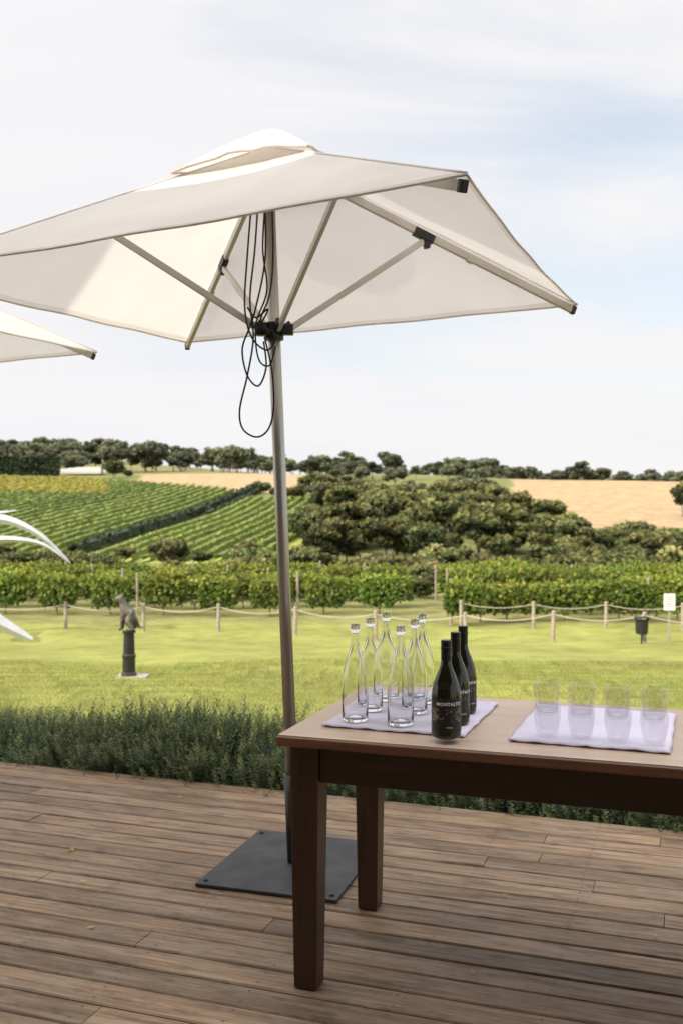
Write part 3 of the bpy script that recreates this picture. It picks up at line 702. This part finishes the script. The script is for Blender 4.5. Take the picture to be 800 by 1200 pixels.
# ---------------------------------------------------------------- umbrella
def umbrella(off):
    off=Vector(off)
    e=empty('patio_umbrella',off)
    cx,cy=-.31,4.28
    base=Vector((-.198,4.28,0)); top=Vector((cx-.008,4.28,3.03))
    A=Vector((.355,2.83,EYE+.95)); B=Vector((1.104,4.67,EYE+.955)); C_=Vector((-.89,5.73,EYE+.955)); D=Vector((-1.80,3.92,EYE+.925))
    apex=Vector((cx,cy,EYE+1.55)); cen=Vector((cx,cy,0))
    mb=MB(); cor=[A,B,C_,D]; ns,ntt=26,28
    def surf(p,q,s,t,lift=0.0):
        edge=p.lerp(q,t); mid=4*t*(1-t)
        inward=(Vector((cx,cy,edge.z))-edge)*(.018*mid)
        edge=edge+inward+Vector((0,0,-.004*mid))
        pt=apex.lerp(edge,s)
        pt.z-=.030*mid*math.sin(math.pi*min(s,1))*.9
        pt.z+=.003*math.sin(t*23+s*9)*mid*s
        pt.z+=.004*math.sin(s*60)*math.exp(-((min(t,1-t))/.06)**2)*s*(0 if t in (0,1) else 1)
        pt.z+=lift
        return pt
    for a_ in range(4):
        p,q=cor[a_],cor[(a_+1)%4]
        ss=sorted([0.02+i/(ns-1)*.98 for i in range(ns)]+[.972,.975])
        V=[];rn=[]
        for s in ss:
            for t_ in range(ntt+1):
                V.append(surf(p,q,s,t_/ntt)[:]); rn.append(1.0 if s>=.9745 else 0.0)
        Fc=[]
        for i in range(len(ss)-1):
            for k_ in range(ntt):
                Fc.append([i*(ntt+1)+k_,i*(ntt+1)+k_+1,(i+1)*(ntt+1)+k_+1,(i+1)*(ntt+1)+k_])
        mb.add(V,Fc,0,rn,smooth=True)
    mb.obj('canopy',[M['canopy']],e)
    mb=MB()
    for a_ in range(4):
        p,q=cor[a_],cor[(a_+1)%4]
        mb.add(*tube([surf(p,q,1.0,t/20)-Vector((0,0,.003)) for t in range(21)],.0045,6),0,smooth=True)
        mb.add(*tube([surf(p,q,s,0,.002) for s in np.linspace(.05,1,12)],.004,6),0,smooth=True)
    mb.obj('hem',[M['canopy']],e)
    mb=MB(); capa=apex+Vector((0,0,.085))
    for a_ in range(4):
        p=surf(cor[a_],cor[(a_+1)%4],.27,0); q=surf(cor[(a_+1)%4],cor[(a_+2)%4],.27,0)
        n=10; V=[];Fc=[]
        for i in range(n+1):
            s=i/n
            for k_ in range(n+1):
                t=k_/n; mid=4*t*(1-t)
                ed=p.lerp(q,t); ed=ed+(Vector((cx,cy,ed.z))-ed)*.10*mid; ed.z+=.024+.045*mid
                pt=capa.lerp(ed,s); pt.z+=.012*math.sin(math.pi*s)-.022*max(0,1-s*6)+.006*math.sin(t*19+a_*2)*s*mid
                V.append(pt[:])
        for i in range(n):
            for k_ in range(n): Fc.append([i*(n+1)+k_,i*(n+1)+k_+1,(i+1)*(n+1)+k_+1,(i+1)*(n+1)+k_])
        mb.add(V,Fc,0,[0.0]*len(V),smooth=True)
        mb.add(*tube([V[n*(n+1)+k_] for k_ in range(n+1)],.006,6),0,.9)
    mb.obj('vent_cap',[M['canopy']],e)
    mb=MB(); mid=base.lerp(top,.5)
    mb.add(*tube([base+Vector((0,0,.01)),mid,top],.0265,20),0,smooth=True); mb.obj('pole',[M['pole']],e)
    mb=MB()
    mb.add(*tube([base+Vector((0,0,.012)),base.lerp(top,.13)],.034,20),0,smooth=True)
    mb.obj('base_socket',[M['darkmetal']],e)
    hub=base.lerp(top,2.30/3.03)
    mb=MB(); mb.add(*tube([hub-Vector((0,0,.04)),hub+Vector((0,0,.035))],.042,16),0)
    mb.add(*tube([top-Vector((0,0,.05)),top-Vector((0,0,.01))],.05,16),0)
    ribs=MB(); st=MB()
    for c in cor:
        dirh=(Vector((c.x,c.y,0))-cen).normalized()
        ra=apex-Vector((0,0,.055))+dirh*.04; rb=c-Vector((0,0,.032))-dirh*.015
        ribs.add(*bar(ra,rb,.022,.034),0)
        j_=ra.lerp(rb,.47)
        st.add(*bar(hub+dirh*.05,j_-Vector((0,0,.03)),.018,.028),0)
        mb.add(*bar(hub+dirh*.03,hub+dirh*.075+Vector((0,0,.03)),.032,.040),0)
        tt=(rb-ra).normalized()
        mb.add(*bar(j_-tt*.050-Vector((0,0,.006)),j_+tt*.050-Vector((0,0,.006)),.032,.040),0)
        mb.add(*bar(j_-tt*.0-Vector((0,0,.048)),j_+tt*.028-Vector((0,0,.032)),.028,.035),0)
        mb.add(*bar(rb-tt*.018,rb+tt*.004,.027,.038),0)
        ribs.add(*bar(ra.lerp(rb,.62)-Vector((0,0,.003)),ra.lerp(rb,.64)-Vector((0,0,.003)),.028,.038),0)
    o=ribs.obj('ribs',[M['alu']],e); bevel(o,.003)
    o=st.obj('struts',[M['alu']],e); bevel(o,.003)
    mb.add(*box((hub.x-.050,hub.y-.04,hub.z+.0),(.045,.045,.055)),0); mb.add(*box((hub.x+.06,hub.y-.03,hub.z-.0),(.05,.04,.045)),0)
    o=mb.obj('brackets',[M['black']],e); bevel(o,.004)
    mb=MB(); zc=4.20
    def cord(pts,z=zc,r=.0042):
        W=[P(a,b,z) for a,b in pts]
        out=[]
        for i in range(len(W)-1):
            p0=W[max(i-1,0)];p1=W[i];p2=W[i+1];p3=W[min(i+2,len(W)-1)]
            for t in np.linspace(0,1,8,endpoint=False):
                out.append(.5*((2*p1)+(-p0+p2)*t+(2*p0-5*p1+4*p2-p3)*t*t+(-p0+3*p1-3*p2+p3)*t**3))
        out.append(W[-1]); mb.add(*tube(out,r,6),0,smooth=True)
    cord([(304,215),(299,290),(293,350),(297,395),(290,440),(281,480),(285,503),(302,512),(316,500),(321,470),(318,430),(310,395)])
    cord([(310,215),(311,300),(300,360),(292,385),(284,410),(290,440),(303,452),(312,430),(309,400)],z=4.22)
    cord([(296,225),(290,300),(287,360),(295,395),(312,410),(322,400),(318,385)],z=4.19)
    cord([(318,215),(320,300),(316,345),(306,372),(304,392)],z=4.21)
    cord([(312,225),(308,290),(313,340),(300,380),(303,420),(316,428),(323,405)],z=4.23,r=.004)
    cord([(290,360),(300,372),(314,362),(306,378),(294,384)],z=4.18)
    mb.add(*tube([P(302,388,4.19),P(309,384,4.19),P(316,390,4.19)],.013,8),0,smooth=True)
    mb.obj('cords',[M['cord']],e)
    mb=MB(); mb.add(*box((0,0,.009),(.60,.70,.012)),0)
    for sx in (-1,1):
        for sy in (-1,1): mb.add(*lathe([(0,.022),(.009,.022),(.011,.0155)],10,(sx*.27,sy*.31,0)),0)
    o=mb.obj('base_plate',[M['plate']],e); o.location=(-.205,4.28,0); o.rotation_euler=(0,0,-math.radians(17.0)); bevel(o,.002)
    return e
umbrella((0,0,0)); umbrella((-2.60,1.43,0))

# ---------------------------------------------------------------- table
TR=-math.radians(18.8); TH=.82
tab=empty('timber_table',(-.209,3.15,0)); tab.rotation_euler=(0,0,TR)
TL,TD=2.0,.83
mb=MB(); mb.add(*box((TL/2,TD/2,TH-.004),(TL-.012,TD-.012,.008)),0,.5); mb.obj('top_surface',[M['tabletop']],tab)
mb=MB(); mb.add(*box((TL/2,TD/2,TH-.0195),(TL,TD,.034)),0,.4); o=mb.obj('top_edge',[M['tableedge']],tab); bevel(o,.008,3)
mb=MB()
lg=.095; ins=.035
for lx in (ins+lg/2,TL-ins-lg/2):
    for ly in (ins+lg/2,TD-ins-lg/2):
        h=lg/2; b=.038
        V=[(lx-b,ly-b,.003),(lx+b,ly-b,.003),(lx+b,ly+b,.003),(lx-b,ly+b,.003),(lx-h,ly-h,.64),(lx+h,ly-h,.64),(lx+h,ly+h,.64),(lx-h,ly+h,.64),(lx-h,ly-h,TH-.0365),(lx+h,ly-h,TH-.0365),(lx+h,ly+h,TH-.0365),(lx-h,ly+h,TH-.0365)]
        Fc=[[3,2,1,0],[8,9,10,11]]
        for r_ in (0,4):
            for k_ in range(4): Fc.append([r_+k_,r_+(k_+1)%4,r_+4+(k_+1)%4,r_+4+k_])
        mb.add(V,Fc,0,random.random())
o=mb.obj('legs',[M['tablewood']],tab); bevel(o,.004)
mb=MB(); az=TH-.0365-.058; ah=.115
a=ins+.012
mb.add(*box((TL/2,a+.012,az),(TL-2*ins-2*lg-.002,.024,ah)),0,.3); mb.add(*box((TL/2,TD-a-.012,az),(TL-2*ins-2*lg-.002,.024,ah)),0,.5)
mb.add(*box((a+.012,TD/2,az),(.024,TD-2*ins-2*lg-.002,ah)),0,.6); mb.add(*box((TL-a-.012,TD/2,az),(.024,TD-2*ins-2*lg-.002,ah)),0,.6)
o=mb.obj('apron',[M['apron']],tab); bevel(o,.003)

def tray(center,w,d,rot,name):
    e=empty(name,(center[0],center[1],TH)); e.rotation_euler=(0,0,rot)
    mb=MB(); mb.add(*box((0,0,.0055),(w-.015,d-.015,.009)),0); o=mb.obj('tray',[M['tray']],e); bevel(o,.003)
    nx,ny=60,60; V=[];Fc=[]
    ph=random.uniform(0,6)
    for i in range(nx+1):
        for k_ in range(ny+1):
            a=-1+2*i/nx; b=-1+2*k_/ny
            x_=a*w/2*(1+.006*math.sin(b*9+ph)); y_=b*d/2*(1+.006*math.sin(a*8+ph*2))
            m_=max(abs(a),abs(b)); dz=.0125
            z_=dz+.0008*math.sin(a*11+b*5+ph)+.0007*math.sin(b*15-a*4)
            z_+=.0014*math.exp(-(a/.02)**2)+.0014*math.exp(-(b/.02)**2)
            if m_>.955: z_-= (m_-.955)/.045*.0095*(.85+.15*math.sin((a+b)*20))
            V.append((x_,y_,z_))
    for i in range(nx):
        for k_ in range(ny): Fc.append([i*(ny+1)+k_,(i+1)*(ny+1)+k_,(i+1)*(ny+1)+k_+1,i*(ny+1)+k_+1])
    mb=MB(); mb.add(V,Fc,0,smooth=True); o=mb.obj('napkin',[M['cloth']],e)
    s=o.modifiers.new('sol','SOLIDIFY'); s.thickness=.002; s.offset=1
    return e
tray((.253,3.447),.475,.56,-math.radians(20),'serving_tray')
tray((.832,3.245),.475,.575,-math.radians(20),'serving_tray')
ZT=TH+.0155

outer=[(0,.004),(.022,.002),(.036,0),(.0415,.004),(.043,.012),(.0432,.10),(.0428,.135),(.040,.160),(.034,.185),(.0265,.208),(.0195,.228),(.0158,.245),(.0142,.262),(.0138,.290),(.0140,.296),(.0172,.298),(.0178,.303),(.0172,.308),(.0150,.310),(.0150,.313),(.0165,.315),(.0165,.319),(.0145,.321)]
inner=[(.0105,.3205),(.0098,.312),(.0098,.262),(.0115,.246),(.0152,.230),(.0225,.209),(.030,.186),(.036,.160),(.0390,.134),(.0396,.10),(.0392,.020),(.034,.011),(.02,.016),(0,.024)]
def clean(me):
    bm=bmesh.new(); bm.from_mesh(me); bmesh.ops.remove_doubles(bm,verts=bm.verts,dist=1e-6); bmesh.ops.recalc_face_normals(bm,faces=bm.faces); bm.to_mesh(me); bm.free()
mb=MB(); V,Fc=lathe(outer+inner,40); mb.add(V,Fc,0,smooth=True); cbm=mb.mesh('clear_bottle_mesh',[M['glass']]); clean(cbm)
for (bx,by) in ((.045,3.285),(.100,3.455),(.163,3.635),(.191,3.225),(.250,3.41),(.290,3.585)):
    o=bpy.data.objects.new('clear_glass_bottle',cbm); o.location=(bx,by,ZT); o.rotation_euler=(0,0,random.uniform(0,6)); link(o)
wo=[(0,.002),(.036,0),(.043,.004),(.0455,.012),(.0457,.06),(.0455,.125),(.0435,.145),(.038,.168),(.030,.190),(.0225,.207),(.0178,.222),(.0155,.238),(.0150,.262),(.0152,.292),(.0148,.296),(0,.297)]
mb=MB(); mb.add(*lathe(wo,48),0,smooth=True); wm=mb.mesh('wine_glass_body',[M['darkglass']])
capp=[(.0162,.236),(.0162,.270),(.0175,.271),(.0175,.277),(.0162,.278),(.0164,.2965),(.015,.2985),(0,.299)]
mb=MB(); mb.add(*lathe(capp,40),0,smooth=False); cm=mb.mesh('capsule',[M['foil']])
def label_mesh():
    V=[];Fc=[];n=40
    for i in range(n+1):
        a=-math.pi/2-1.25+2.5*i/n
        for z_ in (.022,.122): V.append((.0461*math.cos(a),.0461*math.sin(a),z_))
    for i in range(n): Fc.append([2*i,2*i+2,2*i+3,2*i+1])
    mb=MB(); mb.add(V,Fc,0,smooth=True); return mb.mesh('label',[M['label']])
lm=label_mesh()
def text_mesh(s,size,zc,R=.0465,bold=0):
    cu=bpy.data.curves.new('lettering','FONT'); cu.body=s; cu.size=size; cu.align_x='CENTER'; cu.space_character=1.15; cu.offset=bold
    o=bpy.data.objects.new('tmp',cu); coll.objects.link(o); bpy.context.view_layer.update()
    dg=bpy.context.evaluated_depsgraph_get(); me=bpy.data.meshes.new_from_object(o.evaluated_get(dg))
    coll.objects.unlink(o); bpy.data.objects.remove(o)
    for v in me.vertices:
        a=-math.pi/2+v.co.x/R; v.co=Vector((R*math.cos(a),R*math.sin(a),zc+v.co.y))
    me.materials.clear(); me.materials.append(M['print']); return me
tm=text_mesh('MONTALTO',.0135,.104,bold=.0004); tm2=text_mesh('SHIRAZ',.0055,.036,bold=.0001)
for (bx,by,rz) in ((.321,3.055,.10),(.372,3.25,.5),(.417,3.42,.7)):
    e=empty('wine_bottle',(bx,by,ZT)); e.rotation_euler=(0,0,rz)
    for nme,mm in (('glass_body',wm),('capsule',cm),('label',lm),('lettering',tm),('vintage_lettering',tm2)):
        link(bpy.data.objects.new(nme,mm),e)
to=[(0,.003),(.020,.001),(.0255,0),(.0285,.003),(.031,.010),(.0362,.032),(.0402,.055),(.0412,.070),(.0405,.088),(.0395,.100),(.0388,.1005),(.0382,.100),(.0393,.088),(.0400,.070),(.0390,.055),(.0350,.033),(.0297,.014),(.025,.009),(0,.008)]
mb=MB(); mb.add(*lathe(to,40),0,smooth=True); tbm=mb.mesh('tumbler_mesh',[M['thin']]); clean(tbm)
for c_ in range(4):
    x_=.632+c_*.104*.945+random.uniform(-.003,.003); y_=3.06-c_*.104*.33+random.uniform(-.004,.004)
    for lev in (0,1):
        o=bpy.data.objects.new('glass_tumbler',tbm); o.location=(x_+lev*random.uniform(-.002,.002),y_,ZT+lev*.068); link(o)

# ---------------------------------------------------------------- light
Sv=Vector((-.62,-.50,.55)).normalized()
sun=bpy.data.lights.new('sun','SUN'); sun.energy=5.0; sun.angle=math.radians(.6); sun.color=(1,.90,.74)
so=bpy.data.objects.new('sun',sun); so.rotation_euler=Sv.to_track_quat('Z','Y').to_euler(); so.location=(-10,-8,12); link(so)
w=bpy.data.worlds.new('World'); scene.world=w; w.use_nodes=True; nt=w.node_tree; nt.nodes.clear(); L=nt.links.new
out=nt.nodes.new('ShaderNodeOutputWorld'); bg=nt.nodes.new('ShaderNodeBackground'); bg.inputs[1].default_value=.12
sk=nt.nodes.new('ShaderNodeTexSky'); sk.sky_type='NISHITA'; sk.sun_disc=False; sk.sun_elevation=math.asin(Sv.z); sk.sun_rotation=math.atan2(Sv.x,Sv.y)%(2*math.pi)
sk.air_density=1.3; sk.dust_density=1.5
tc=N(nt,'TexCoord'); sp=N(nt,'SeparateXYZ'); L(tc.outputs['Generated'],sp.inputs[0])
az=N(nt,'Math',operation='ABSOLUTE'); L(sp.outputs['Z'],az.inputs[0])
ad=N(nt,'Math',operation='ADD'); ad.inputs[1].default_value=.22; L(az.outputs[0],ad.inputs[0])
dx=N(nt,'Math',operation='DIVIDE'); dy=N(nt,'Math',operation='DIVIDE'); L(sp.outputs['X'],dx.inputs[0]); L(ad.outputs[0],dx.inputs[1]); L(sp.outputs['Y'],dy.inputs[0]); L(ad.outputs[0],dy.inputs[1])
cb=N(nt,'CombineXYZ'); L(dx.outputs[0],cb.inputs[0]); L(dy.outputs[0],cb.inputs[1])
mp=N(nt,'Mapping'); mp.inputs['Scale'].default_value=(.75,1.9,1); mp.inputs['Rotation'].default_value=(0,0,math.radians(14)); mp.inputs['Location'].default_value=(1.3,.4,0); L(cb.outputs[0],mp.inputs[0])
nz=N(nt,'TexNoise'); nz.inputs['Scale'].default_value=1.1; nz.inputs['Detail'].default_value=7; nz.inputs['Roughness'].default_value=.55; nz.inputs['Distortion'].default_value=.5; L(mp.outputs[0],nz.inputs['Vector'])
mr=N(nt,'MapRange'); mr.inputs['From Min'].default_value=.36; mr.inputs['From Max'].default_value=.60; mr.inputs['To Min'].default_value=.55; mr.inputs['To Max'].default_value=1.0; L(nz.outputs['Fac'],mr.inputs[0])
hz=N(nt,'MapRange'); hz.inputs['From Min'].default_value=.0; hz.inputs['From Max'].default_value=.12; hz.inputs['To Min'].default_value=.5; hz.inputs['To Max'].default_value=0; L(az.outputs[0],hz.inputs[0])
lf=N(nt,'MapRange'); lf.inputs['From Min'].default_value=.20; lf.inputs['From Max'].default_value=-.30; lf.inputs['To Min'].default_value=0; lf.inputs['To Max'].default_value=.45; L(sp.outputs['X'],lf.inputs[0])
a1=N(nt,'Math',operation='ADD'); a2=N(nt,'Math',operation='ADD',use_clamp=True); L(mr.outputs[0],a1.inputs[0]); L(hz.outputs[0],a1.inputs[1]); L(a1.outputs[0],a2.inputs[0]); L(lf.outputs[0],a2.inputs[1])
cr=ramp(nt,nz.outputs['Fac'],[(.3,(.95,.95,.985)),(.7,(1.0,.985,.99))])
# the thin cloud layer is boosted overhead and around the sun to brighten the shaded deck and table; clear gaps stay pale blue
zb=N(nt,'MapRange',interpolation_type='SMOOTHSTEP'); zb.inputs['From Min'].default_value=.44; zb.inputs['From Max'].default_value=.85; zb.inputs['To Min'].default_value=1.0; zb.inputs['To Max'].default_value=2.6; L(sp.outputs['Z'],zb.inputs[0])
dt=N(nt,'VectorMath',operation='DOT_PRODUCT'); L(tc.outputs['Generated'],dt.inputs[0]); dt.inputs[1].default_value=Sv[:]
db=N(nt,'MapRange',interpolation_type='SMOOTHSTEP'); db.inputs['From Min'].default_value=.3; db.inputs['From Max'].default_value=1.0; db.inputs['To Min'].default_value=0; db.inputs['To Max'].default_value=1.3; L(dt.outputs['Value'],db.inputs[0])
sm=N(nt,'Math',operation='ADD'); L(zb.outputs[0],sm.inputs[0]); L(db.outputs[0],sm.inputs[1])
s8=N(nt,'Math',operation='MULTIPLY'); s8.inputs[1].default_value=7.9; L(sm.outputs[0],s8.inputs[0])
cs=N(nt,'VectorMath',operation='SCALE'); L(s8.outputs[0],cs.inputs['Scale']); L(cr.outputs[0],cs.inputs[0])
sb=N(nt,'VectorMath',operation='SCALE'); sb.inputs['Scale'].default_value=1.5; L(sk.outputs[0],sb.inputs[0])
mx=N(nt,'MixRGB'); L(a2.outputs[0],mx.inputs[0]); L(sb.outputs[0],mx.inputs[1]); L(cs.outputs[0],mx.inputs[2])
L(mx.outputs[0],bg.inputs[0]); L(bg.outputs[0],out.inputs[0])

# ---------------------------------------------------------------- camera
cd=bpy.data.cameras.new('camera'); cam=bpy.data.objects.new('camera',cd); link(cam)
cam.location=(0,0,EYE); cam.rotation_euler=(math.radians(90-.245),0,0)
cd.sensor_fit='HORIZONTAL'; cd.sensor_width=24; cd.lens=35; cd.clip_end=8000; cd.clip_start=.05
cd.dof.use_dof=True; cd.dof.focus_distance=3.35; cd.dof.aperture_fstop=4.5
scene.camera=cam
scene.view_settings.view_transform='Standard'; scene.view_settings.look='None'; scene.view_settings.exposure=0
